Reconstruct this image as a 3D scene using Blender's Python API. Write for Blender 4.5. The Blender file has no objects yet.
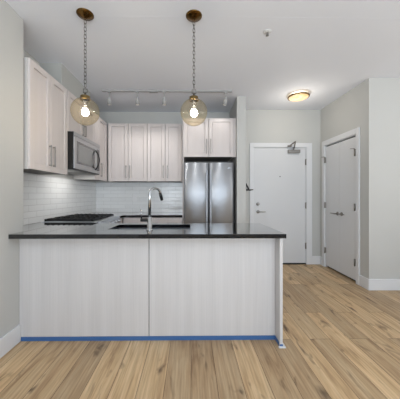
import bpy, bmesh, math, random
from mathutils import Vector
random.seed(4)
sc = bpy.context.scene
COL = sc.collection

# ------------------------------------------------------------------ camera
cam = bpy.data.cameras.new('camera')
cam.lens = 21.24; cam.sensor_width = 36; cam.sensor_fit = 'HORIZONTAL'
cam.shift_x = 6.6/400; cam.shift_y = -4.5/400; cam.clip_start = 0.02
co = bpy.data.objects.new('camera', cam); COL.objects.link(co)
co.location = (0, 0, 1.22); co.rotation_euler = (math.radians(90), 0, -0.010)
sc.camera = co

# ------------------------------------------------------------------ world, exposure, daylight
w = bpy.data.worlds.new('world'); sc.world = w; w.use_nodes = True
w.node_tree.nodes['Background'].inputs[0].default_value = (0.80, 0.88, 1.0, 1)
w.node_tree.nodes['Background'].inputs[1].default_value = 1.0
sc.view_settings.view_transform = 'Standard'; sc.view_settings.look = 'None'
sc.view_settings.gamma = 1; sc.view_settings.use_curve_mapping = False
sc.view_settings.exposure = -0.31

def area(name, loc, rot, sx, sy, power, col, spread=180):
    l = bpy.data.lights.new(name, 'AREA'); l.shape = 'RECTANGLE'; l.size = sx; l.size_y = sy
    l.energy = power; l.color = col; l.spread = math.radians(spread)
    o = bpy.data.objects.new(name, l); COL.objects.link(o)
    o.location = loc; o.rotation_euler = [math.radians(a) for a in rot]
    return o
area('window_daylight', (0.6, -2.50, 1.35), (150, 0, 0), 3.6, 2.0, 275, (0.85, 0.93, 1.0))
area('side_window_daylight', (4.20, 0.4, 1.4), (140, 0, 90), 3.0, 1.8, 60, (1.0, 0.92, 0.82))

def spot(name, loc, target, power, col, size=60, r=0.0):
    l = bpy.data.lights.new(name, 'SPOT'); l.energy = power; l.color = col
    l.spot_size = math.radians(size); l.spot_blend = 0.8; l.shadow_soft_size = r
    o = bpy.data.objects.new(name, l); COL.objects.link(o); o.location = loc
    o.rotation_euler = (Vector(target)-Vector(loc)).to_track_quat('-Z', 'Y').to_euler()
    return o

# ------------------------------------------------------------------ materials
def lin(c):
    return tuple(((v/255)/12.92 if v/255 <= 0.04045 else (((v/255)+0.055)/1.055)**2.4) for v in c) + (1,)
def mat(name, c, rough=0.5, metal=0.0, spec=0.5, emit=None, es=0.0, aniso=0.0, coat=0.0):
    m = bpy.data.materials.new(name); m.use_nodes = True
    b = m.node_tree.nodes['Principled BSDF']
    b.inputs['Base Color'].default_value = lin(c); b.inputs['Roughness'].default_value = rough
    b.inputs['Metallic'].default_value = metal; b.inputs['Specular IOR Level'].default_value = spec
    b.inputs['Anisotropic'].default_value = aniso; b.inputs['Coat Weight'].default_value = coat
    if emit:
        b.inputs['Emission Color'].default_value = lin(emit); b.inputs['Emission Strength'].default_value = es
    return m
def nd(m, t, **kw):
    n = m.node_tree.nodes.new(t)
    for k, v in kw.items():
        if hasattr(n, k) and k not in ('Scale',): setattr(n, k, v)
    return n
def lk(m, a, b): m.node_tree.links.new(a, b)
def noise(m, scale, vec, detail=4, rough=0.5, dist=0.0):
    n = nd(m, 'ShaderNodeTexNoise'); n.inputs['Scale'].default_value = scale
    n.inputs['Detail'].default_value = detail; n.inputs['Roughness'].default_value = rough
    n.inputs['Distortion'].default_value = dist
    lk(m, vec, n.inputs['Vector']); return n
def mapping(m, scale=(1,1,1), src='Object'):
    tc = nd(m, 'ShaderNodeTexCoord'); mp = nd(m, 'ShaderNodeMapping')
    mp.inputs['Scale'].default_value = scale
    lk(m, tc.outputs[src], mp.inputs['Vector']); return mp.outputs['Vector']
def ramp(m, fac, stops):
    r = nd(m, 'ShaderNodeValToRGB'); e = r.color_ramp.elements
    while len(e) < len(stops): e.new(0.5)
    for el, (p, c) in zip(e, stops): el.position = p; el.color = lin(c)
    lk(m, fac, r.inputs['Fac']); return r.outputs['Color']
def bump(m, h, strength, dist=0.01):
    b = nd(m, 'ShaderNodeBump'); b.inputs['Strength'].default_value = strength; b.inputs['Distance'].default_value = dist
    lk(m, h, b.inputs['Height']); lk(m, b.outputs['Normal'], m.node_tree.nodes['Principled BSDF'].inputs['Normal'])
def base(m, c): lk(m, c, m.node_tree.nodes['Principled BSDF'].inputs['Base Color'])

def paint(name, c, rough=0.6, b=0.04):
    m = mat(name, c, rough, spec=0.3)
    v = mapping(m); n = noise(m, 180, v, 3); bump(m, n.outputs['Fac'], b, 0.002)
    n2 = noise(m, 0.8, v, 2)
    base(m, ramp(m, n2.outputs['Fac'], [(0.3, tuple(x-2 for x in c)), (0.7, tuple(min(255, x+2) for x in c))]))
    return m
M_wall = paint('wall_paint', (194, 194, 191))
M_ceil = paint('ceiling_paint', (228, 231, 238), 0.7)
M_trim = paint('trim_paint', (222, 223, 225), 0.4, 0.01)
M_door = paint('door_paint', (217, 218, 220), 0.42, 0.01)
M_bulk = paint('bulkhead_shaded_paint', (182, 183, 180))  # bulkhead shading put into a slightly darker wall colour

def laminate(name, c1, c2, axis='z'):
    m = mat(name, c1, 0.45, spec=0.35)
    v = mapping(m, (90, 90, 1.2)); n = noise(m, 1.0, v, 6, 0.65)
    v2 = mapping(m, (14, 14, 0.5)); n2 = noise(m, 1.0, v2, 3, 0.5)
    mx = nd(m, 'ShaderNodeMath', operation='ADD'); lk(m, n.outputs['Fac'], mx.inputs[0]); lk(m, n2.outputs['Fac'], mx.inputs[1])
    hf = nd(m, 'ShaderNodeMath', operation='MULTIPLY'); lk(m, mx.outputs[0], hf.inputs[0]); hf.inputs[1].default_value = 0.5
    base(m, ramp(m, hf.outputs[0], [(0.36, c2), (0.62, c1)]))
    bump(m, n.outputs['Fac'], 0.05, 0.001)
    return m
M_panel = laminate('pale_woodgrain_laminate', (210, 207, 206), (200, 197, 196))
M_cab = laminate('cabinet_laminate', (214, 207, 205), (209, 201, 198))
M_cabside = mat('cabinet_carcass', (206, 202, 198), 0.5)
M_under = mat('shaded_underside', (128, 124, 121), 0.7)  # shade under the wall cabinets put into the board colour
M_reveal = mat('reveal_shade', (60, 58, 58), 0.8)  # dark colour standing in for shade inside gaps and the panel seam

def floor_mat():
    m = mat('oak_plank_floor', (180, 145, 105), 0.42, spec=0.4)
    tc = nd(m, 'ShaderNodeTexCoord'); sp = nd(m, 'ShaderNodeSeparateXYZ'); lk(m, tc.outputs['Object'], sp.inputs[0])
    cb = nd(m, 'ShaderNodeCombineXYZ'); lk(m, sp.outputs['Y'], cb.inputs['X']); lk(m, sp.outputs['X'], cb.inputs['Y'])
    def brick(c1, c2, mo, ms):
        b = nd(m, 'ShaderNodeTexBrick'); b.offset = 0.37; b.offset_frequency = 2; b.squash = 1
        b.inputs['Scale'].default_value = 1; b.inputs['Brick Width'].default_value = 1.22; b.inputs['Row Height'].default_value = 0.168
        b.inputs['Mortar Size'].default_value = ms; b.inputs['Mortar Smooth'].default_value = 0.1; b.inputs['Bias'].default_value = 0
        b.inputs['Color1'].default_value = c1; b.inputs['Color2'].default_value = c2; b.inputs['Mortar'].default_value = mo
        lk(m, cb.outputs[0], b.inputs['Vector']); return b
    rnd = brick((0,0,0,1), (1,1,1,1), (0.5,0.5,0.5,1), 0.0)
    gap = brick((1,1,1,1), (1,1,1,1), (0,0,0,1), 0.0016)
    # per-plank offset of the grain
    off = nd(m, 'ShaderNodeVectorMath', operation='MULTIPLY_ADD')
    lk(m, rnd.outputs['Color'], off.inputs[0]); off.inputs[1].default_value = (37, 53, 0); lk(m, cb.outputs[0], off.inputs[2])
    def stretch(sx, sy):
        mp = nd(m, 'ShaderNodeMapping'); mp.inputs['Scale'].default_value = (sx, sy, 1); lk(m, off.outputs[0], mp.inputs['Vector']); return mp.outputs[0]
    fine = noise(m, 1, stretch(2.5, 70), 5, 0.6)
    wide = noise(m, 1, stretch(1.1, 11), 4, 0.6, 1.2)
    knot = noise(m, 1, stretch(3.4, 9), 3, 0.55, 0.6)
    cl = ramp(m, wide.outputs['Fac'], [(0.27, (172, 138, 102)), (0.45, (222, 190, 148)), (0.72, (238, 213, 174))])
    cf = ramp(m, fine.outputs['Fac'], [(0.3, (212, 206, 200)), (0.62, (255, 255, 255))])
    ck = ramp(m, knot.outputs['Fac'], [(0.25, (105, 88, 76)), (0.40, (255, 255, 255))])
    cp = ramp(m, rnd.outputs['Color'], [(0.0, (205, 202, 200)), (1.0, (255, 253, 248))])
    cur = cl
    for c in (cf, ck, cp, ramp(m, gap.outputs['Color'], [(0, (120, 105, 92)), (1, (255, 255, 255))])):
        mx = nd(m, 'ShaderNodeMix', data_type='RGBA', blend_type='MULTIPLY'); mx.inputs['Factor'].default_value = 1
        lk(m, cur, mx.inputs['A']); lk(m, c, mx.inputs['B']); cur = mx.outputs['Result']
    base(m, cur); bump(m, gap.outputs['Color'], 0.25, 0.002)
    return m
M_floor = floor_mat()

def tile_mat(name, ax):
    m = mat(name, (214, 215, 216), 0.12, spec=0.5)
    tc = nd(m, 'ShaderNodeTexCoord'); sp = nd(m, 'ShaderNodeSeparateXYZ'); lk(m, tc.outputs['Object'], sp.inputs[0])
    cb = nd(m, 'ShaderNodeCombineXYZ'); lk(m, sp.outputs[ax], cb.inputs['X']); lk(m, sp.outputs['Z'], cb.inputs['Y'])
    b = nd(m, 'ShaderNodeTexBrick'); b.offset = 0.5; b.inputs['Scale'].default_value = 1
    b.inputs['Brick Width'].default_value = 0.26; b.inputs['Row Height'].default_value = 0.066
    b.inputs['Mortar Size'].default_value = 0.0022; b.inputs['Mortar Smooth'].default_value = 0.6
    b.inputs['Color1'].default_value = lin((234, 235, 235)); b.inputs['Color2'].default_value = lin((240, 241, 241)); b.inputs['Mortar'].default_value = lin((208, 208, 208))
    lk(m, cb.outputs[0], b.inputs['Vector']); base(m, b.outputs['Color'])
    inv = nd(m, 'ShaderNodeMath', operation='SUBTRACT'); inv.inputs[0].default_value = 1; lk(m, b.outputs['Fac'], inv.inputs[1])
    n = noise(m, 14, cb.outputs[0], 2)
    ad = nd(m, 'ShaderNodeMath', operation='MULTIPLY_ADD'); lk(m, n.outputs['Fac'], ad.inputs[0]); ad.inputs[1].default_value = 1.1; lk(m, inv.outputs[0], ad.inputs[2])
    bump(m, ad.outputs[0], 0.55, 0.004)
    return m
M_tile_l = tile_mat('glazed_tile_left', 'Y'); M_tile_b = tile_mat('glazed_tile_back', 'X')

def quartz():
    m = mat('black_polished_quartz', (9, 9, 13), 0.05, coat=1.0); m.node_tree.nodes['Principled BSDF'].inputs['IOR'].default_value = 1.38; m.node_tree.nodes['Principled BSDF'].inputs['Coat Roughness'].default_value = 0.03
    v = mapping(m); n = noise(m, 260, v, 2)
    base(m, ramp(m, n.outputs['Fac'], [(0.45, (7, 7, 11)), (0.8, (26, 26, 32))])); return m
M_quartz = quartz()
def steel(name, c, rough, stretch=(2, 2, 220)):
    m = mat(name, c, rough, 1.0, aniso=0.75)
    v = mapping(m, stretch); n = noise(m, 1.0, v, 3)
    mr = nd(m, 'ShaderNodeMapRange'); lk(m, n.outputs['Fac'], mr.inputs['Value'])
    mr.inputs['To Min'].default_value = rough*0.8; mr.inputs['To Max'].default_value = rough*1.25
    lk(m, mr.outputs['Result'], m.node_tree.nodes['Principled BSDF'].inputs['Roughness']); return m
M_steel = steel('brushed_stainless', (205, 209, 215), 0.33)
M_fridge = steel('fridge_stainless', (190, 194, 200), 0.40)
M_fridge.node_tree.nodes['Principled BSDF'].inputs['Anisotropic Rotation'].default_value = 0.25
M_fridge.node_tree.nodes['Principled BSDF'].inputs['Anisotropic'].default_value = 0.9; M_fridge.node_tree.nodes['Principled BSDF'].inputs['Metallic'].default_value = 0.72
M_msteel = steel('microwave_stainless', (186, 187, 189), 0.34)
M_nickel = steel('brushed_nickel', (150, 147, 143), 0.3)
M_chrome = mat('polished_chrome', (188, 190, 193), 0.2, 1.0)
M_brass = mat('antique_brass', (112, 84, 46), 0.2, 1.0)
M_brass2 = mat('satin_brass', (132, 112, 74), 0.45, 1.0)
M_chain = mat('dark_bronze_chain', (84, 81, 77), 0.4, 1.0)
M_black = mat('black_enamel', (14, 14, 15), 0.3)
M_iron = mat('cast_iron', (20, 20, 21), 0.5)
M_mattblack = mat('matt_black_metal', (22, 21, 22), 0.45)
M_dglass = mat('dark_glass', (70, 72, 74), 0.06, spec=0.8)
M_dglass.node_tree.nodes['Principled BSDF'].inputs['Coat Weight'].default_value = 0.6
M_plate = mat('bright_white_plastic', (236, 236, 236), 0.3)
M_track = mat('grey_track_enamel', (168, 168, 168), 0.4)
M_white = mat('white_plastic', (212, 212, 212), 0.4)
M_rubber = mat('black_rubber', (18, 18, 18), 0.7)
M_blue = mat('blue_protective_film', (62, 104, 158), 0.4)
M_socket = mat('grey_socket', (120, 120, 124), 0.4, 0.6)
M_bulb = mat('lit_bulb', (255, 240, 215), 0.4, emit=(255, 245, 230), es=150)
M_diff = mat('lit_alabaster', (170, 150, 115), 0.6, emit=(255, 222, 165), es=0.95)
def alabaster():
    v = mapping(M_diff); n = noise(M_diff, 9, v, 4, 0.6, 1.0)
    c = ramp(M_diff, n.outputs['Fac'], [(0.38, (248, 196, 128)), (0.62, (255, 238, 210))])
    lk(M_diff, c, M_diff.node_tree.nodes['Principled BSDF'].inputs['Emission Color'])
alabaster()
def thin_glass(name, tint, haze=0.0):
    m = bpy.data.materials.new(name); m.use_nodes = True; nt = m.node_tree; nt.nodes.clear()
    out = nt.nodes.new('ShaderNodeOutputMaterial'); mx = nt.nodes.new('ShaderNodeMixShader')
    tr = nt.nodes.new('ShaderNodeBsdfTransparent'); tr.inputs[0].default_value = tint
    gl = nt.nodes.new('ShaderNodeBsdfGlossy'); gl.inputs['Roughness'].default_value = 0.03
    lw = nt.nodes.new('ShaderNodeLayerWeight'); lw.inputs['Blend'].default_value = 0.5
    pw = nt.nodes.new('ShaderNodeMath'); pw.operation = 'POWER'; pw.inputs[1].default_value = 3.5
    ma = nt.nodes.new('ShaderNodeMath'); ma.operation = 'MULTIPLY_ADD'; ma.inputs[1].default_value = 0.5; ma.inputs[2].default_value = 0.04
    nt.links.new(lw.outputs['Facing'], pw.inputs[0]); nt.links.new(pw.outputs[0], ma.inputs[0]); nt.links.new(ma.outputs[0], mx.inputs[0])
    body = tr
    tm = nt.nodes.new('ShaderNodeMix'); tm.data_type = 'RGBA'; tm.inputs['A'].default_value = tint
    tm.inputs['B'].default_value = (tint[0]*.72, tint[1]*.66, tint[2]*.5, 1) if haze else tint
    p2 = nt.nodes.new('ShaderNodeMath'); p2.operation = 'POWER'; p2.inputs[1].default_value = 3
    nt.links.new(lw.outputs['Facing'], p2.inputs[0]); nt.links.new(p2.outputs[0], tm.inputs['Factor']); nt.links.new(tm.outputs['Result'], tr.inputs[0])
    if haze:
        h = nt.nodes.new('ShaderNodeMixShader'); h.inputs[0].default_value = haze
        tl = nt.nodes.new('ShaderNodeBsdfTranslucent'); tl.inputs[0].default_value = (0.9, 0.84, 0.68, 1)
        nt.links.new(tr.outputs[0], h.inputs[1]); nt.links.new(tl.outputs[0], h.inputs[2]); body = h
    nt.links.new(body.outputs[0], mx.inputs[1]); nt.links.new(gl.outputs[0], mx.inputs[2])
    nt.links.new(mx.outputs[0], out.inputs['Surface'])
    return m
M_amber = thin_glass('pale_amber_glass', (0.96, 0.90, 0.78, 1), 0.009)
M_pane = thin_glass('window_glass', (0.95, 0.97, 0.98, 1))

# ------------------------------------------------------------------ mesh helpers
def nb(): return bmesh.new()
def box(bm, x0, x1, y0, y1, z0, z1):
    v = [bm.verts.new(p) for p in ((x0,y0,z0),(x1,y0,z0),(x1,y1,z0),(x0,y1,z0),(x0,y0,z1),(x1,y0,z1),(x1,y1,z1),(x0,y1,z1))]
    for f in ((3,2,1,0),(4,5,6,7),(0,1,5,4),(1,2,6,5),(2,3,7,6),(3,0,4,7)): bm.faces.new([v[i] for i in f])
def B(*a):
    bm = nb(); box(bm, *a); return bm
def frame_of(d):
    d = d.normalized(); a = Vector((0,0,1)) if abs(d.z) < 0.9 else Vector((1,0,0))
    u = d.cross(a).normalized(); return u, d.cross(u).normalized()
def tube(bm, pts, r, seg=8, closed=False, caps=True):
    pts = [Vector(p) for p in pts]; n = len(pts); rings = []
    rs = r if isinstance(r, (list, tuple)) else [r]*n
    up = None
    for i, p in enumerate(pts):
        a = pts[(i-1) % n] if (closed or i > 0) else p
        b = pts[(i+1) % n] if (closed or i < n-1) else p
        d = (b-a).normalized()
        if up is None: u, v = frame_of(d)
        else:
            u = (up - d*up.dot(d)).normalized(); v = d.cross(u)
        up = u
        rings.append([bm.verts.new(p + rs[i]*(u*math.cos(t)+v*math.sin(t))) for t in [2*math.pi*k/seg for k in range(seg)]])
    for i in range(n if closed else n-1):
        A, C = rings[i], rings[(i+1) % n]
        for k in range(seg):
            f = bm.faces.new((A[k], A[(k+1) % seg], C[(k+1) % seg], C[k])); f.smooth = True
    if not closed and caps:
        bm.faces.new(rings[0][::-1]); bm.faces.new(rings[-1])
def lathe(bm, prof, c, axis='z', seg=32, smooth=True, close=True):
    c = Vector(c); rings = []
    for r, h in prof:
        ring = []
        for k in range(seg):
            t = 2*math.pi*k/seg; a, b = r*math.cos(t), r*math.sin(t)
            p = {'z': (a, b, h), 'y': (a, h, b), 'x': (h, a, b)}[axis]
            ring.append(bm.verts.new(c+Vector(p)))
        rings.append(ring)
    for A, C in zip(rings, rings[1:]):
        for k in range(seg):
            f = bm.faces.new((A[k], A[(k+1) % seg], C[(k+1) % seg], C[k])); f.smooth = smooth
    if close:
        for ring in (rings[0], rings[-1]):
            try: bm.faces.new(ring)
            except ValueError: pass
def slab(xs, ys, cells, z0, z1):
    """cells: set of (i,j) filled; builds one watertight slab"""
    bm = nb(); top = {}; bot = {}
    def T(i, j, d, z):
        if (i, j) not in d: d[(i, j)] = bm.verts.new((xs[i], ys[j], z))
        return d[(i, j)]
    for i, j in cells:
        q = [(i,j),(i+1,j),(i+1,j+1),(i,j+1)]
        bm.faces.new([T(a, b, top, z1) for a, b in q]); bm.faces.new([T(a, b, bot, z0) for a, b in q[::-1]])
        for k, (di, dj) in enumerate(((0,-1),(1,0),(0,1),(-1,0))):
            if (i+di, j+dj) not in cells:
                a, b = q[k], q[(k+1) % 4]
                bm.faces.new([T(*a, bot, z0), T(*b, bot, z0), T(*b, top, z1), T(*a, top, z1)])
    bmesh.ops.dissolve_limit(bm, angle_limit=0.01, verts=bm.verts, edges=bm.edges)
    return bm

def wloc(o):
    v = Vector((0,0,0))
    while o: v += o.location; o = o.parent
    return v
def part(name, bm, m, parent=None, bevel=0.0, label=None, loc=None, segs=2):
    bmesh.ops.recalc_face_normals(bm, faces=bm.faces)
    if parent is None and loc is None:
        xs = [v.co for v in bm.verts]
        loc = Vector(((min(p.x for p in xs)+max(p.x for p in xs))/2, (min(p.y for p in xs)+max(p.y for p in xs))/2, min(p.z for p in xs)))
    origin = Vector(loc) if parent is None else wloc(parent)
    for v in bm.verts: v.co -= origin
    me = bpy.data.meshes.new(name); bm.to_mesh(me); bm.free()
    me.materials.append(m)
    o = bpy.data.objects.new(name, me); COL.objects.link(o)
    if parent is None: o.location = origin
    else: o.parent = parent
    if bevel:
        b = o.modifiers.new('bevel', 'BEVEL'); b.width = bevel; b.segments = segs; b.limit_method = 'ANGLE'; b.angle_limit = math.radians(35)
    if label: o['label'] = label
    return o
def tag(o, label, cat, group=None):
    o['label'] = label; o['category'] = cat
    if group: o['group'] = group
    return o
def thing(name, label, cat, loc, group=None):
    o = bpy.data.objects.new(name, None); COL.objects.link(o); o.location = loc; o.empty_display_size = 0.1
    return tag(o, label, cat, group)
def struct(name, bm, m, label, cat, bevel=0.0):
    o = part(name, bm, m, loc=(0,0,0), bevel=bevel); o['kind'] = 'structure'; o['label'] = label; o['category'] = cat; return o
def structe(name, label, cat, loc):
    o = thing(name, label, cat, loc); o['kind'] = 'structure'; return o

# ------------------------------------------------------------------ dimensions
H = 2.72
XN = -1.435        # face of the near left wall
XK = -1.72        # kitchen left wall
YB = 4.28         # kitchen back wall
YE = 4.14         # entry wall
XR = 2.283         # closet wall
YR = 3.005        # right frontal wall
XE = 4.30; YN = -2.60
CT = 0.91; CB = 0.875

# ------------------------------------------------------------------ room shell
struct('floor', B(-1.9, XE+.1, YN-.1, YB+.1, -.08, 0), M_floor, 'honey oak plank floor running from the foreground to the entry', 'floor')
struct('ceiling', B(-1.9, XE+.1, YN-.1, YB+.1, H, H+.08), M_ceil, 'flat white painted ceiling above the kitchen and hall', 'ceiling')
struct('wall_left', B(-1.86, XN, YN, 2.035, 0, H), M_wall, 'near wall at left edge that the counter butts against', 'wall')
struct('wall_kitchen', B(-1.86, XK, 2.035, YB, 0, H), M_wall, 'left kitchen wall behind the microwave run', 'wall')
struct('wall_back', B(-1.86, 0.836, YB, YB+.1, 0, H), M_wall, 'back kitchen wall behind cabinets and refrigerator', 'wall')
struct('wall_fridge', B(0.699, 0.836, 3.587, YB, 0, H), M_wall, 'narrow wall end standing right of the refrigerator', 'wall')
# entry wall with door opening
DX0, DX1, DZ = 1.107, 2.021, 2.05
bm = nb(); box(bm, 0.836, DX0-.02, YE, YE+.14, 0, H); box(bm, DX1+.02, XR+.12, YE, YE+.14, 0, H); box(bm, DX0-.02, DX1+.02, YE, YE+.14, DZ+.02, H)
struct('wall_entry', bm, M_wall, 'far hall wall around the entry door', 'wall')
CY0, CY1 = 3.235, 3.99
bm = nb(); box(bm, XR, XR+.12, YR, CY0-.02, 0, H); box(bm, XR, XR+.12, CY1+.02, YE, 0, H); box(bm, XR, XR+.12, CY0-.02, CY1+.02, DZ+.02, H)
struct('wall_closet', bm, M_wall, 'hall side wall around the double closet doors', 'wall')
struct('wall_right', B(XR+.12, XE, YR, YR+.12, 0, H), M_wall, 'wall facing the camera at the right edge', 'wall')
bm = nb(); box(bm, XE, XE+.1, YN, -1.1, 0, H); box(bm, XE, XE+.1, 1.9, YR+.12, 0, H); box(bm, XE, XE+.1, -1.1, 1.9, 0, .45); box(bm, XE, XE+.1, -1.1, 1.9, 2.35, H)
struct('wall_far_right', bm, M_wall, 'side wall of the living area out of view', 'wall')
bm = nb(); box(bm, -1.86, -1.2, YN-.1, YN, 0, H); box(bm, 3.0, XE+.1, YN-.1, YN, 0, H); box(bm, -1.2, 3.0, YN-.1, YN, 0, .25); box(bm, -1.2, 3.0, YN-.1, YN, 2.45, H)
struct('wall_rear', bm, M_wall, 'window wall behind the camera', 'wall')
wn = structe('window_1', 'wide white framed window behind the camera', 'window', (0.9, YN-.05, .25))
bm = nb()
for a in (-1.2, 0.18, 1.58, 2.95): box(bm, a, a+.05, YN-.08, YN-.02, .25, 2.45)
box(bm, -1.2, 3.0, YN-.08, YN-.02, .25, .31); box(bm, -1.2, 3.0, YN-.08, YN-.02, 2.39, 2.45)
part('frame', bm, M_trim, wn); part('pane', B(-1.2, 3.0, YN-.055, YN-.05, .3, 2.4), M_pane, wn)
wn = structe('window_2', 'white framed side window of the living area', 'window', (XE+.05, .4, .45))
bm = nb()
for a in (-1.1, 0.375, 1.85): box(bm, XE+.02, XE+.08, a, a+.05, .45, 2.35)
box(bm, XE+.02, XE+.08, -1.1, 1.9, .45, .51); box(bm, XE+.02, XE+.08, -1.1, 1.9, 2.29, 2.35)
part('frame', bm, M_trim, wn); part('pane', B(XE+.05, XE+.055, -1.1, 1.9, .5, 2.3), M_pane, wn)
struct('wall_bulkhead', B(XK, -1.475, 2.70, 3.48, 2.422, H), M_bulk, 'boxed duct bulkhead above the cabinets over the microwave', 'bulkhead')

def bb(name, a, label):
    return struct(name, B(*a), M_trim, label, 'baseboard', bevel=.003)
BH = .143
bb('baseboard_left', (XN, XN+.015, YN, 1.983, 0, BH), 'white baseboard along the near left wall')
bb('baseboard_entry', (DX1+.105, XR-.0, YE-.015, YE, 0, BH), 'white baseboard between entry door and closet')
bb('baseboard_entry_left', (.836, DX0-.076, YE-.015, YE, 0, BH), 'short white baseboard left of the entry door')
bb('baseboard_fridge', (.836, .851, 3.587, YE-.015, 0, BH), 'white baseboard on hall side of the wall end')
bb('baseboard_closet', (XR-.015, XR, YR-.015, CY0-.072, 0, BH), 'short white baseboard beside the closet door nearest the corner')
bb('baseboard_closet_far', (XR-.015, XR, CY1+.072, YE-.015, 0, BH), 'white baseboard beyond the closet door')
bb('baseboard_right', (XR, XE, YR-.015, YR, 0, BH), 'white baseboard on the wall at the right edge')

# faint raised ceiling seam running through both pendant canopies
struct('trim_1', B(XN, XE, 1.985, 1.990, H-.0006, H), M_ceil, 'faint straight drywall seam across the ceiling at the pendants', 'trim')

# ------------------------------------------------------------------ entry door
d = structe('door_1', 'white flat entry door with closer at the end of the hall', 'door', ((DX0+DX1)/2, YE, 0))
part('door_leaf', B(DX0+.002, DX1-.002, YE+.006, YE+.05, .0215, DZ-.003), M_door, d, .002)
bm = nb()
box(bm, DX0-.076, DX0-.008, YE-.018, YE, 0, DZ+.084); box(bm, DX1+.008, DX1+.105, YE-.018, YE, 0, DZ+.084); box(bm, DX0-.008, DX1+.008, YE-.018, YE, DZ+.008, DZ+.084)
part('casing', bm, M_trim, d, .003)
bm = nb(); box(bm, DX0-.02, DX0, YE, YE+.14, 0, DZ); box(bm, DX1, DX1+.02, YE, YE+.14, 0, DZ); box(bm, DX0-.02, DX1+.02, YE, YE+.14, DZ, DZ+.02)
part('jamb', bm, M_trim, d)
part('threshold', B(DX0, DX1, YE-.01, YE+.13, 0, .020), M_mattblack, d, label='dark threshold')
def lever(bm, p, n, dirv, L=.12):
    """rose + neck + lever; p on surface, n outward normal, dirv lever direction"""
    p, n, dirv = Vector(p), Vector(n), Vector(dirv)
    ax = 'x' if abs(n.x) > .5 else 'y'; s = n.x if ax == 'x' else n.y
    lathe(bm, [(.001, .012*s), (.024, .012*s), (.029, .008*s), (.030, 0)], p, ax, 20)
    tube(bm, [p, p+n*.05], .010, 10)
    tube(bm, [p+n*.048-dirv*.008, p+n*.05+dirv*.03, p+n*.052+dirv*L*.7, p+n*.046+dirv*L], [.010, .009, .008, .007], 10)
bm = nb(); lever(bm, (1.18, YE+.006, .925), (0, -1, 0), (1, 0, 0)); part('lever_handle', bm, M_nickel, d, label='satin nickel lever')
bm = nb(); lathe(bm, [(.001, -.022), (.018, -.022), (.024, -.016), (.029, -.008), (.030, 0)], (1.177, YE+.006, 1.062), 'y', 20)
box(bm, 1.172, 1.182, YE-.032, YE-.014, 1.045, 1.079); part('deadbolt', bm, M_nickel, d)
bm = nb(); lathe(bm, [(.001, -.005), (.008, -.005), (.010, 0)], (1.568, YE+.006, 1.545), 'y', 14); part('peephole', bm, M_mattblack, d)
for z in (.325, 1.036, 1.80):
    bm = nb(); tube(bm, [(DX1+.003, YE-.006, z-.055), (DX1+.003, YE-.006, z+.055)], .007, 10); box(bm, DX1-.012, DX1+.012, YE-.001, YE+.003, z-.052, z+.052)
    part('hinge', bm, M_nickel, d)
cl = part('door_closer', B(1.70, 1.91, YE-.042, YE+.004, 1.955, 2.012), M_nickel, d, .006, label='silver hydraulic door closer')
bm = nb(); lathe(bm, [(.001, 0), (.014, 0), (.014, .018), (.001, .018)], (1.79, YE-.03, 2.012), 'z', 14)
tube(bm, [(1.80, YE-.03, 2.028), (1.752, YE-.20, 2.118)], .011, 8); tube(bm, [(1.752, YE-.20, 2.118), (1.715, YE-.03, 2.072)], .010, 8)
box(bm, 1.69, 1.76, YE-.034, YE-.0185, 2.06, 2.09)
part('closer_arm', bm, M_nickel, cl)

# ------------------------------------------------------------------ closet doors
d = structe('door_2', 'white double closet doors on the right hall wall', 'door', (XR, (CY0+CY1)/2, 0))
bm = nb()
box(bm, XR-.018, XR, CY0-.070, CY0-.008, 0, DZ+.09); box(bm, XR-.018, XR, CY1+.008, CY1+.078, 0, DZ+.09); box(bm, XR-.018, XR, CY0-.008, CY1+.008, DZ+.01, DZ+.09)
part('casing', bm, M_trim, d, .003)
bm = nb(); box(bm, XR, XR+.12, CY0-.02, CY0, 0, DZ); box(bm, XR, XR+.12, CY1, CY1+.02, 0, DZ); box(bm, XR, XR+.12, CY0-.02, CY1+.02, DZ, DZ+.02)
part('jamb', bm, M_trim, d)
part('gap_shade', B(XR+.043, XR+.05, CY0, CY1, 0, DZ), M_reveal, d)  # dark sheet standing in for the shade behind the closet leaves
CM = (CY0+CY1)/2
for a, b, hy, dr, hs in ((CY0+.003, CM-.0015, CM-.05, -1, CY0), (CM+.0015, CY1-.003, CM+.05, 1, CY1)):
    lf = part('door_leaf', B(XR+.006, XR+.042, a, b, .030, DZ-.018), M_door, d, .002)
    bm = nb(); lever(bm, (XR+.006, hy, .93), (-1, 0, 0), (0, dr, 0)); part('lever_handle', bm, M_nickel, lf)
    sg = 1 if dr < 0 else -1; hk = hs+.012*sg
    for z in (.285, 1.05, 1.81):
        bm = nb(); tube(bm, [(XR-.020, hk, z-.05), (XR-.020, hk, z+.05)], .008, 10); box(bm, XR-.016, XR+.0055, hk-.003, hk+.003, z-.048, z+.048)
        if z > 1.5: tube(bm, [(XR-.020, hk, z+.055), (XR-.060, hk+.03, z+.055)], .005, 8)
        part('hinge', bm, M_nickel, lf)

# ------------------------------------------------------------------ backsplash
TZ1 = 1.447
o = part('tile_backsplash', B(XK+.0005, XK+.009, 2.037, YB-.0095, CT+.001, TZ1-.001), M_tile_l); tag(o, 'glossy white subway tile backsplash on the left wall behind the range', 'backsplash')
o = part('tile_backsplash', B(XK+.0005, -.136, YB-.009, YB-.0005, CT+.001, TZ1-.001), M_tile_b); tag(o, 'glossy white subway tile backsplash on the back wall behind the faucet', 'backsplash')

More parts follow.
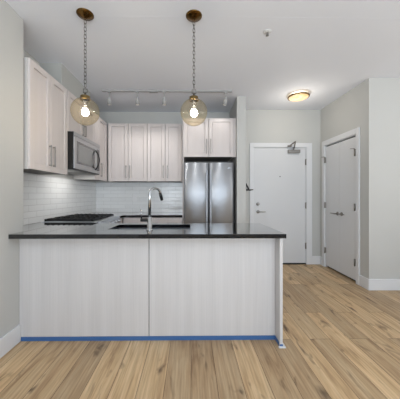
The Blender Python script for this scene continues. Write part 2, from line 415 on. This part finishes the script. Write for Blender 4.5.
# ------------------------------------------------------------------ cabinets
def map_back(x0, yf): return lambda u0,u1,d0,d1,w0,w1: (x0+u0, x0+u1, yf-d1, yf-d0, w0, w1)
def map_left(y0, xf): return lambda u0,u1,d0,d1,w0,w1: (xf+d0, xf+d1, y0+u0, y0+u1, w0, w1)
def shaker(mp, u0, u1, z0, z1, parent, name='cabinet_door', fr=.055, g=.003):
    bm = nb(); u0 += g; u1 -= g; z0 += g; z1 -= g
    box(bm, *mp(u0, u0+fr, .001, .020, z0, z1)); box(bm, *mp(u1-fr, u1, .001, .020, z0, z1))
    box(bm, *mp(u0+fr, u1-fr, .001, .020, z1-fr, z1)); box(bm, *mp(u0+fr, u1-fr, .001, .020, z0, z0+fr))
    gr = .005; box(bm, *mp(u0+fr+gr, u1-fr-gr, .0025, .010, z0+fr+gr, z1-fr-gr)); box(bm, *mp(u0+fr-.004, u1-fr+.004, .0005, .0025, z0+fr-.004, z1-fr+.004))
    return part(name, bm, M_cab, parent, .0012)
def bar(mp, u, z0, z1, parent, horiz=None):
    bm = nb()
    if horiz is None:
        box(bm, *mp(u-.0048, u+.0048, .038, .048, z0, z1)); box(bm, *mp(u-.005, u+.005, .020, .040, z0+.006, z0+.018)); box(bm, *mp(u-.005, u+.005, .020, .040, z1-.018, z1-.006))
    else:
        a, b = horiz; box(bm, *mp(a, b, .044, .056, z0-.006, z0+.006)); box(bm, *mp(a+.006, a+.018, .020, .040, z0-.005, z0+.005)); box(bm, *mp(b-.018, b-.006, .020, .040, z0-.005, z0+.005))
    return part('bar_handle', bm, M_nickel, parent, .002)
def wall_cab(label, mp, W, dep, z0, z1, splits, handles, group=None, hl=(.055, .265)):
    """splits: door edges in u; handles: list of (door index, u)"""
    a = mp(0, W, -dep, 0, z0, z1); c = thing('wall_cabinet', label, 'cabinet', ((a[0]+a[1])/2, (a[2]+a[3])/2, z0), group)
    bm = nb(); t = .018
    box(bm, *mp(0, t, -dep, 0, z0, z1)); box(bm, *mp(W-t, W, -dep, 0, z0, z1)); box(bm, *mp(t, W-t, -dep, 0, z1-t, z1)); box(bm, *mp(t, W-t, -dep, -dep+.01, z0+t, z1-t))
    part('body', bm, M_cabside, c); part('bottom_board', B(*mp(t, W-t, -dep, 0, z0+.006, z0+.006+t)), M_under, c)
    ds = [shaker(mp, splits[i], splits[i+1], z0, z1, c) for i in range(len(splits)-1)]
    for i, u in handles: bar(mp, u, z0+hl[0], z0+hl[1], ds[i])
    return c
UT = 2.417; XF = -1.42
ml = map_left(2.062, XF)
wall_cab('tall two-door wall cabinet nearest the camera, left of the microwave', ml, .632, .297, TZ1, UT, [0, .313, .632], [(0, .280), (1, .346)])
ml = map_left(2.70, XF)
wall_cab('short two-door wall cabinet directly above the microwave', ml, .76, .297, 1.948, UT, [0, .38, .76], [(0, .35), (1, .41)], hl=(.03, .18))
ml = map_left(3.465, XF)
wall_cab('narrow single-door wall cabinet beyond the microwave in the corner', ml, .485, .297, TZ1, UT, [.13, .485], [(0, .20)])
part('filler_strip', B(XF, XF+.019, 3.467, 3.593, TZ1, UT), M_cab, [o for o in COL.objects if o.name.startswith('wall_cabinet')][-1], .001)
mb = map_back(-1.384, 3.97)
wall_cab('two-door wall cabinet on back wall in the left corner', mb, .651, .300, TZ1, UT, [0, .334, .651], [(0, .300), (1, .366)])
mb = map_back(-.731, 3.97)
wall_cab('two-door wall cabinet on back wall beside the refrigerator', mb, .578, .300, TZ1, UT, [0, .300, .578], [(0, .266), (1, .334)])
mb = map_back(-.113, 3.69)
wall_cab('two-door cabinet above the refrigerator', mb, .781, .58, 1.81, UT, [0, .388, .781], [(0, .356), (1, .42)], hl=(.05, .28))
part('filler_strip', B(.669, .698, 3.67, 3.70, 1.81, UT), M_cab, [o for o in COL.objects if o.name.startswith('wall_cabinet')][-1], .001)
o = part('refrigerator_side_panel', B(-.134, -.114, 3.69, YB-.01, 0.0, UT), M_cab, bevel=.001); tag(o, 'slim pale side panel left of the refrigerator', 'panel')

# back and corner base cabinets
c = thing('base_cabinet', 'pale base cabinet with drawers under the back counter', 'cabinet', (-.6, 3.95, 0))
bm = nb(); box(bm, -1.06, -.136, 3.68, YB-.01, .10, CB-.001); box(bm, -1.06, -.136, 3.75, YB-.01, 0, .10); part('body', bm, M_cabside, c)
mb = map_back(-1.04, 3.68)
for a, b in ((0, .3), (.3, .6), (.6, .9)):
    bm = nb(); box(bm, *mb(a+.0015, b-.0015, .001, .020, .70, .868)); dr = part('drawer_front', bm, M_cab, c, .0015)
    bar(mb, 0, .785, 0, dr, horiz=(a+.07, b-.07))
    dd = shaker(mb, a, b, .105, .695, c); bar(mb, b-.035, .50, .66, dd)
c = thing('base_cabinet', 'corner base cabinet between range and back wall', 'cabinet', (-1.4, 3.9, 0))
bm = nb(); box(bm, XK+.012, -1.08, 3.475, YB-.012, .10, CB-.001); box(bm, XK+.012, -1.15, 3.475, YB-.012, 0, .10); part('body', bm, M_cabside, c)
dd = shaker(map_left(3.48, -1.08), 0, .17, .105, .868, c)
c = thing('base_cabinet', 'base cabinet beside the range joining the peninsula', 'cabinet', (-1.4, 2.37, 0))
bm = nb(); box(bm, XK+.012, -1.085, 2.04, 2.695, .10, CB-.001); box(bm, XK+.012, -1.085, 2.04, 2.695, 0, .10); part('body', bm, M_cabside, c)

# ------------------------------------------------------------------ peninsula
EP0, EP1 = .712, .737; YP = 1.985; YEND = 2.575
c = thing('peninsula_cabinet', 'long pale woodgrain peninsula base under the black counter', 'cabinet', (-.35, 2.25, 0))
part('front_panel', B(XN+.002, -.3560, YP, YP+.018, .035, CB-.002), M_panel, c, .001)
part('front_panel', B(-.3500, EP0-.001, YP, YP+.018, .035, CB-.002), M_panel, c, .001)
bm = nb(); box(bm, XN+.03, EP0-.001, YP+.019, YP+.034, 0, CB-.002)
box(bm, -1.08, -1.062, YP+.035, YEND, 0, CB-.002); box(bm, -1.06, EP0-.001, YP+.035, YEND, .10, .118); box(bm, -1.06, EP0-.001, YEND-.06, YEND-.045, 0, .10)
part('body', bm, M_reveal, c)
part('end_panel', B(EP0, EP1, 1.888, YEND, 0, CB-.002), M_panel, c, .0015)
mk = lambda u0,u1,d0,d1,w0,w1: (-1.055+u0, -1.055+u1, YEND+d0, YEND+d1, w0, w1)
for a, b in ((0, .3), (.3, .675), (.675, 1.05), (1.05, 1.42), (1.42, 1.76)):
    dd = shaker(mk, a, b, .105, .865, c); bar(mk, b-.035, .6, .8, dd)
bm = nb(); box(bm, XN+.016, EP0-.001, YP-.002, YP+.017, 0, .034); part('toe_film', bm, M_blue, c, label='blue protective film along the toe')
bm = nb(); box(bm, EP0-.003, EP0-.0005, 1.90, YP-.003, .0, .034); box(bm, EP0, EP1, 1.8855, 1.8875, .005, .022); part('end_film', bm, M_blue, c, label='blue film at the foot of the end panel')
bm = nb(); box(bm, EP0-.012, EP1+.018, 1.868, 1.885, 0, .010); box(bm, EP1+.0005, EP1+.018, 1.885, YEND, 0, .010); part('shoe_moulding', bm, M_trim, c, .003)

# ------------------------------------------------------------------ counters
xs = [XK+.010, XN+.001, -1.06, -.75, -.01, .758]; ys = [1.867, 2.037, 2.135, 2.485, 2.594, 2.697]
cells = {(i, j) for i in (1,2,3,4) for j in (0,1,2,3)} | {(0, j) for j in (1,2,3,4)} | {(1, 4)}
cells.discard((3, 2))
o = part('countertop', slab(xs, ys, cells, CB, CT), M_quartz, bevel=.002); tag(o, 'long black polished peninsula countertop holding the sink in foreground', 'countertop')
xs = [XK+.010, -1.045, -.136]; ys = [3.467, 3.64, YB-.010]
o = part('countertop', slab(xs, ys, {(0,0),(0,1),(1,1)}, CB, CT), M_quartz, bevel=.002); tag(o, 'black back countertop along the far wall beside the refrigerator', 'countertop')

# sink
s = thing('sink', 'stainless undermount sink set in the black peninsula counter', 'sink', (-.38, 2.31, .67))
sx0, sx1, sy0, sy1, sz0, sz1 = -.756, -.004, 2.129, 2.491, .67, CB-.001
bm = nb(); t = .004
box(bm, sx0, sx1, sy0, sy1, sz0, sz0+t); box(bm, sx0, sx0+t, sy0, sy1, sz0+t, sz1); box(bm, sx1-t, sx1, sy0, sy1, sz0+t, sz1); box(bm, sx0+t, sx1-t, sy0, sy0+t, sz0+t, sz1); box(bm, sx0+t, sx1-t, sy1-t, sy1, sz0+t, sz1)
part('basin', bm, M_steel, s)
bm = nb(); lathe(bm, [(.001, .006), (.03, .006), (.045, .009), (.05, .004)], (-.38, 2.31, sz0), 'z', 24); part('drain', bm, M_chrome, s)
# faucet
FX, FY = -.362, 2.065
f = thing('faucet', 'tall chrome gooseneck faucet rising behind the counter edge', 'faucet', (FX, FY, CT))
bm = nb(); lathe(bm, [(.028, 0), (.028, .006), (.0195, .010), (.0195, .115), (.0115, .120), (.001, .120)], (FX, FY, CT), 'z', 24); part('base_body', bm, M_chrome, f)
pts = [(FX, FY, CT+.118), (FX, FY, CT+.31)]
ex, ey = .088, .10
for k in range(1, 13):
    t = math.pi*k/13*1.08; r = .052
    q = (1-math.cos(t))/2
    pts.append((FX+ex*.92*q, FY+ey*q, CT+.318+r*math.sin(t)))
bm = nb(); tube(bm, pts, [.0135, .0135]+[.0105]*12, 14); part('gooseneck_spout', bm, M_chrome, f)
e = Vector(pts[-1]); dn = Vector((.012, .010, -.052))
bm = nb(); tube(bm, [e-dn*.25, e+dn*.2, e+dn*1.1], [.0125, .0145, .0135], 14); part('spray_head', bm, M_mattblack, f, label='black spray head')
bm = nb(); tube(bm, [(FX-.018, FY, CT+.092), (FX-.078, FY, CT+.092)], .0145, 14); part('valve_barrel', bm, M_mattblack, f, label='dark side valve barrel')
bm = nb(); tube(bm, [(FX-.070, FY, CT+.107), (FX-.078, FY-.004, CT+.185)], [.006, .005], 8)
part('side_lever', bm, M_chrome, f)

# ------------------------------------------------------------------ range
RX0, RX1, RY0, RY1 = XK+.012, -1.08, 2.702, 3.460
r = thing('gas_range', 'stainless gas range with black cast iron grates against the left wall', 'range', (-1.4, 3.08, 0))
bm = nb(); box(bm, RX0, RX1, RY0, RY1, .10, .895); box(bm, RX0, RX1-.06, RY0, RY1, 0, .10); part('body', bm, M_steel, r, .003)
part('cooktop', B(RX0, RX1+.034, RY0-.0, RY1, .896, .916), M_steel, r, .004)
bm = nb(); v = [bm.verts.new(p) for p in ((RX1+.001, RY0, .78), (RX1+.06, RY0, .80), (RX1+.035, RY0, .912), (RX1+.001, RY0, .895), (RX1+.001, RY1, .78), (RX1+.06, RY1, .80), (RX1+.035, RY1, .912), (RX1+.001, RY1, .895))]
for q in ((0,1,2,3), (7,6,5,4), (0,4,5,1), (1,5,6,2), (2,6,7,3), (3,7,4,0)): bm.faces.new([v[i] for i in q])
cp = part('control_panel', bm, M_steel, r, .003)
for k in range(5):
    y = RY0+.10+k*.14; bm = nb()
    lathe(bm, [(.026, 0), (.024, .022), (.020, .034), (.001, .034)], (RX1+.046, y, .856), 'x', 18); part('knob', bm, M_steel, cp)
for gi in range(3):
    y0 = RY0+.015+gi*.245; y1 = y0+.236; bm = nb(); z = .920
    gx0, gx1 = RX0+.03, RX1-.045
    for yy in (y0, y1-.012): box(bm, gx0, gx1, yy, yy+.012, z, z+.024)
    for xx in (gx0, gx1-.012, (gx0+gx1)/2-.006): box(bm, xx, xx+.012, y0, y1, z, z+.022)
    for i in range(9):
        xx = gx0+.03+i*(gx1-gx0-.07)/8; box(bm, xx, xx+.009, y0, y0+.085, z+.002, z+.030); box(bm, xx, xx+.009, y1-.085, y1, z+.002, z+.030)
    box(bm, gx0, gx1, (y0+y1)/2-.005, (y0+y1)/2+.005, z, z+.014)
    for xx in (gx0, gx1-.014):
        for yy in (y0, y1-.014): box(bm, xx, xx+.014, yy, yy+.014, .917, z)
    part('grate', bm, M_iron, r, .002)
for x, y in ((-1.55, 2.84), (-1.25, 2.84), (-1.40, 3.08), (-1.55, 3.32), (-1.25, 3.32)):
    bm = nb(); lathe(bm, [(.045, 0), (.045, .006), (.032, .008), (.030, .013), (.001, .013)], (x, y, .9165), 'z', 20); part('burner', bm, M_iron, r)
od = part('oven_door', B(RX1+.001, RX1+.04, RY0+.005, RY1-.005, .24, .765), M_steel, r, .004)
part('oven_window', B(RX1+.0401, RX1+.042, RY0+.12, RY1-.12, .35, .62), M_dglass, od)
bm = nb(); tube(bm, [(RX1+.085, RY0+.05, .71), (RX1+.085, RY1-.05, .71)], .011, 12)
for y in (RY0+.08, RY1-.08): tube(bm, [(RX1+.039, y, .71), (RX1+.085, y, .71)], .008, 10)
part('oven_handle', bm, M_steel, od)
part('warming_drawer', B(RX1+.001, RX1+.035, RY0+.005, RY1-.005, .105, .232), M_steel, r, .004)

# ------------------------------------------------------------------ microwave
mx0, mx1, my0, my1, mz0, mz1 = XK+.012, -1.337, 2.697, 3.455, 1.512, 1.945
m_ = thing('microwave', 'stainless over-the-range microwave hung under the short cabinet', 'microwave', (-1.54, 3.07, mz0))
part('body', B(mx0, mx1, my0, my1, mz0, mz1), M_black, m_, .003, label='black casing')
md = part('door', B(mx1+.001, mx1+.008, my0, my1-.13, mz0+.012, mz1-.045), M_msteel, m_, .004)
part('glass', B(mx1+.0081, mx1+.0095, my0+.06, my1-.19, mz0+.075, mz1-.095), M_dglass, md, .001)
part('window_screen', B(mx1+.0096, mx1+.0102, my0+.10, my1-.25, mz0+.10, mz1-.125), mat('window_screen', (150, 152, 152), .15, .3), md)
part('vent_strip', B(mx1+.001, mx1+.008, my0, my1, mz1-.042, mz1), M_msteel, m_, .003)
part('control_panel', B(mx1+.001, mx1+.008, my1-.127, my1, mz0+.012, mz1-.045), M_msteel, m_, .003)
part('keypad', B(mx1+.0081, mx1+.0095, my1-.105, my1-.02, mz0+.05, mz1-.08), M_dglass, m_)
hp = []
for k in range(13):
    t = k/12; z = mz0+.055+t*(.27); hp.append((mx1+.008+.052*math.sin(math.pi*t)+.004, my1-.165, z))
bm = nb(); tube(bm, hp, .009, 10); part('curved_handle', bm, M_mattblack, md, label='curved dark handle')
bm = nb(); box(bm, mx0+.06, mx1-.03, my0+.06, my0+.34, mz0-.006, mz0-.0005); box(bm, mx0+.06, mx1-.03, my0+.42, my0+.70, mz0-.006, mz0-.0005); part('grease_filter', bm, M_nickel, m_)

l = bpy.data.lights.new('added_tile_fill', 'AREA'); l.shape = 'RECTANGLE'; l.size = .12; l.size_y = .5; l.energy = 1.7; l.color = (1.0, .97, .92)  # added fill light, no visible source, brightens the left tiles
lo = bpy.data.objects.new('added_tile_fill', l); COL.objects.link(lo); lo.location = (-1.52, (my0+my1)/2, mz0-.012)

# ------------------------------------------------------------------ refrigerator
fx0, fx1, fyf = -.108, .652, 3.605
f = thing('refrigerator', 'stainless french door refrigerator below the high two-door cabinet', 'refrigerator', (.27, 3.9, 0))
part('body', B(fx0+.004, fx1-.004, fyf+.075, YB-.04, .03, 1.705), M_mattblack, f, .004)
def bowed(x0, x1, z0, z1, bulge=.016, n=16, rev=False):
    bm = nb(); fr = []; 
    for i in range(n+1):
        t = i/n; x = x0+(x1-x0)*t; e = min(1, min(t, 1-t)*n/1.2); y = fyf+.012-bulge*math.sin(math.pi*t)-.010*e
        fr.append((x, y))
    prof = fr+[(x1, fyf+.07), (x0, fyf+.07)]
    lo = [bm.verts.new((x, y, z0)) for x, y in prof]; hi = [bm.verts.new((x, y, z1)) for x, y in prof]
    bm.faces.new(lo[::-1]); bm.faces.new(hi)
    for i in range(len(prof)):
        j = (i+1) % len(prof); fc = bm.faces.new((lo[i], lo[j], hi[j], hi[i])); fc.smooth = i < n
    return bm
xm = .271
for a, b, hx in ((fx0, xm-.003, xm-.030), (xm+.003, fx1, xm+.030)):
    dd = part('door', bowed(a, b, .74, 1.715), M_fridge, f)
    part('pocket_handle', B(hx-.010, hx+.010, fyf-.024, fyf+.002, .80, 1.60), M_fridge, dd, .006, segs=3)
part('hinge_cover', B(fx0+.02, fx1-.02, fyf+.03, fyf+.2, 1.7165, 1.735), M_mattblack, f)
part('freezer_drawer', bowed(fx0, fx1, .06, .725), M_fridge, f)
bm = nb(); box(bm, .555, .605, fyf-.0135, fyf-.006, 1.625, 1.634); part('badge', bm, M_chrome, f)

# ------------------------------------------------------------------ pendants
def pendant(x, y, label):
    p = thing('pendant_light', label, 'lamp', (x, y, H), 'amber globe pendants over the peninsula')
    bm = nb(); lathe(bm, [(.001, -.030), (.012, -.030), (.022, -.026), (.040, -.022), (.046, -.016), (.058, -.014), (.064, -.007), (.068, -.004), (.068, 0)], (x, y, H), 'z', 36)
    tube(bm, [(x+.009*math.cos(t), y, H-.036+.009*math.sin(t)) for t in [2*math.pi*k/12 for k in range(12)]], .002, 6, closed=True)
    part('canopy', bm, M_brass, p)
    bm = nb(); z = H-.042; pitch = .031; i = 0
    while z-pitch > 2.105:
        cz = z-.0205; pts = []
        for k in range(14):
            t = 2*math.pi*k/14; a = .0085*math.cos(t); b = .010*math.sin(t)+(.0095 if math.sin(t) > 0 else -.0095)
            pts.append((x+a, y+a*.25, cz+b) if i % 2 == 0 else (x+a*.4, y+a, cz+b))
        tube(bm, pts, .0019, 6, closed=True); z -= pitch; i += 1
    part('chain', bm, M_chain, p)
    bm = nb(); s = .016
    tube(bm, [(x-s, y, 2.100), (x+s, y, 2.100), (x+s, y, 2.068), (x-s, y, 2.068)], .003, 6, closed=True)
    tube(bm, [(x, y, 2.069), (x, y, 2.048)], .008, 10)
    part('loop', bm, M_chain, p)
    bm = nb(); lathe(bm, [(.001, 2.050), (.012, 2.050), (.020, 2.044), (.036, 2.040), (.038, 2.034), (.038, 2.020), (.041, 2.017), (.041, 2.010), (.034, 2.010)], (x, y, 0), 'z', 32, close=False)
    part('cap', bm, M_brass2, p)
    bm = nb(); R = .112; c0 = 1.912; pr = []
    a0 = math.asin(.036/R)
    for k in range(25):
        a = a0+(math.pi-a0)*k/24; pr.append((max(.0008, R*math.sin(a)), c0+R*math.cos(a)))
    lathe(bm, pr, (x, y, 0), 'z', 40, close=False)
    part('glass_globe', bm, M_amber, p, label='pale amber glass globe')
    bm = nb(); lathe(bm, [(.001, 2.008), (.019, 2.008), (.019, 1.985), (.016, 1.982), (.016, 1.962), (.001, 1.962)], (x, y, 0), 'z', 20); part('socket', bm, M_socket, p)
    bm = nb(); bm2 = nb(); lathe(bm2, [(.012, 1.9615), (.0125, 1.946), (.018, 1.934)], (x, y, 0), 'z', 20, close=False); part('bulb_neck', bm2, M_white, p)
    pr = [(.018, 1.934), (.025, 1.922), (.0285, 1.905), (.026, 1.890), (.018, 1.880), (.008, 1.8755), (.0008, 1.875)]
    lathe(bm, pr, (x, y, 0), 'z', 24); part('bulb', bm, M_bulb, p, label='lit bulb')
pendant(-.878, 1.967, 'left amber glass globe pendant hanging in front of the left cabinets')
pendant(.024, 1.975, 'right amber glass globe pendant hanging in front of the refrigerator cabinet')

# ------------------------------------------------------------------ track light
TY = 3.39
t_ = thing('track_light', 'pale grey ceiling track light with several small spot heads over the kitchen', 'lamp', (-.35, TY, H))
part('track', B(-1.27, .59, TY-.018, TY+.018, H-.020, H), M_track, t_, .002)
part('feed_box', B(-.60, -.48, TY-.03, TY+.03, H-.028, H-.0005), M_track, t_, .004)
for hx, tx, ty, tz, pw in ((-1.17, -1.30, 4.0, 1.5, 5), (-.77, -.80, 4.0, 1.3, 10), (-.385, -.45, 4.0, 1.3, 9), (.06, .0, 4.0, 1.2, 3), (.50, .30, 3.9, 1.6, 3)):
    bm = nb(); box(bm, hx-.022, hx+.022, TY-.014, TY+.014, H-.036, H-.0205); tube(bm, [(hx, TY, H-.036), (hx, TY, H-.125)], .006, 8)
    hd = part('spot_head', bm, M_track, t_)
    p0 = Vector((hx, TY-.01, H-.118)); dv = (Vector((tx, ty, tz))-p0).normalized()
    bm = nb(); tube(bm, [p0-dv*.012, p0, p0+dv*.03, p0+dv*.085], [.010, .020, .027, .030], 20); part('lamp_shade', bm, M_track, hd)
    tip = p0+dv*.087
    lens = nb(); tube(lens, [tip-dv*.001, tip+dv*.0015], .025, 20); part('lens', lens, mat('lit_lens', (255,250,240), .3, emit=(255, 240, 220), es=1.0), hd)
    spot('track_spot', tip+dv*.01, (tx, ty, tz), pw, (1.0, .97, .93), 100)

# ------------------------------------------------------------------ flush ceiling light
LX, LY = 1.60, 3.50
c = thing('ceiling_light', 'round brass rimmed flush ceiling light glowing in the hall', 'lamp', (LX, LY, H))
bm = nb(); lathe(bm, [(.10, -.001), (.10, -.027)], (LX, LY, H), 'z', 40, close=False); part('glow_ring', bm, mat('lit_back_ring', (255,250,240), .4, emit=(255, 240, 215), es=7), c)
bm = nb(); lathe(bm, [(.130, -.022), (.150, -.022), (.155, -.030), (.151, -.042), (.140, -.044), (.130, -.040), (.130, -.022)], (LX, LY, H-.005), 'z', 48, close=False); part('rim', bm, M_brass2, c, label='brass rim')
bm = nb(); pr = [(.137, -.042)]+[(.135*math.cos(a), -.044-.024*math.sin(a)) for a in [math.pi/2*k/10 for k in range(10)]]+[(.0008, -.068)]
lathe(bm, pr, (LX, LY, H-.005), 'z', 48, close=False); part('glass_dome', bm, M_diff, c, label='glowing alabaster glass dome')

l = bpy.data.lights.new('hall_lamp', 'POINT'); l.shadow_soft_size = 0; l.energy = 5.5; l.color = (1.0, .93, .82)
lo = bpy.data.objects.new('hall_lamp', l); COL.objects.link(lo); lo.location = (LX, LY, H-.34)

# ------------------------------------------------------------------ small fittings
sx, sy = .70, 2.16
c = thing('sprinkler_head', 'small white fire sprinkler on the ceiling right of the pendants', 'sprinkler', (sx, sy, H))
bm = nb(); lathe(bm, [(.036, 0), (.036, -.003), (.026, -.007), (.012, -.008), (.001, -.008)], (sx, sy, H), 'z', 24); part('escutcheon', bm, M_white, c)
bm = nb(); tube(bm, [(sx, sy, H-.008), (sx, sy, H-.028)], .005, 8); tube(bm, [(sx-.012, sy, H-.008), (sx-.010, sy, H-.026), (sx, sy, H-.036)], .002, 6); tube(bm, [(sx+.012, sy, H-.008), (sx+.010, sy, H-.026), (sx, sy, H-.036)], .002, 6)
lathe(bm, [(.001, -.038), (.014, -.038), (.014, -.036), (.001, -.036)], (sx, sy, H), 'z', 16); part('deflector', bm, M_nickel, c)

bm = nb(); hy = 3.615
tube(bm, [(.842, hy, 1.292), (.842, hy, 1.40)], .009, 8); tube(bm, [(.840, hy-.004, 1.395), (.885, hy-.004, 1.308)], .012, 8); tube(bm, [(.838, hy-.004, 1.300), (.90, hy-.004, 1.296), (.955, hy-.004, 1.303)], [.013, .012, .006], 8)
o = part('coat_hook', bm, M_mattblack); tag(o, 'small black angled hook on the narrow wall beside the entry door', 'hook')

o = thing('power_outlet', 'white power outlet on left tile wall behind the near wall edge', 'outlet', (XK+.009, 2.10, 1.13))
part('plate', B(XK+.0095, XK+.015, 2.065, 2.135, 1.10, 1.215), M_white, o, .002); part('receptacle', B(XK+.0151, XK+.017, 2.083, 2.117, 1.12, 1.195), M_cabside, o)
o = thing('power_outlet', 'white power outlet on the back tile wall left of the faucet', 'outlet', (-1.02, YB-.01, 1.10))
part('plate', B(-1.055, -.985, YB-.016, YB-.0095, 1.10, 1.215), M_plate, o, .002); part('receptacle', B(-1.037, -1.003, YB-.018, YB-.0161, 1.12, 1.195), M_plate, o)
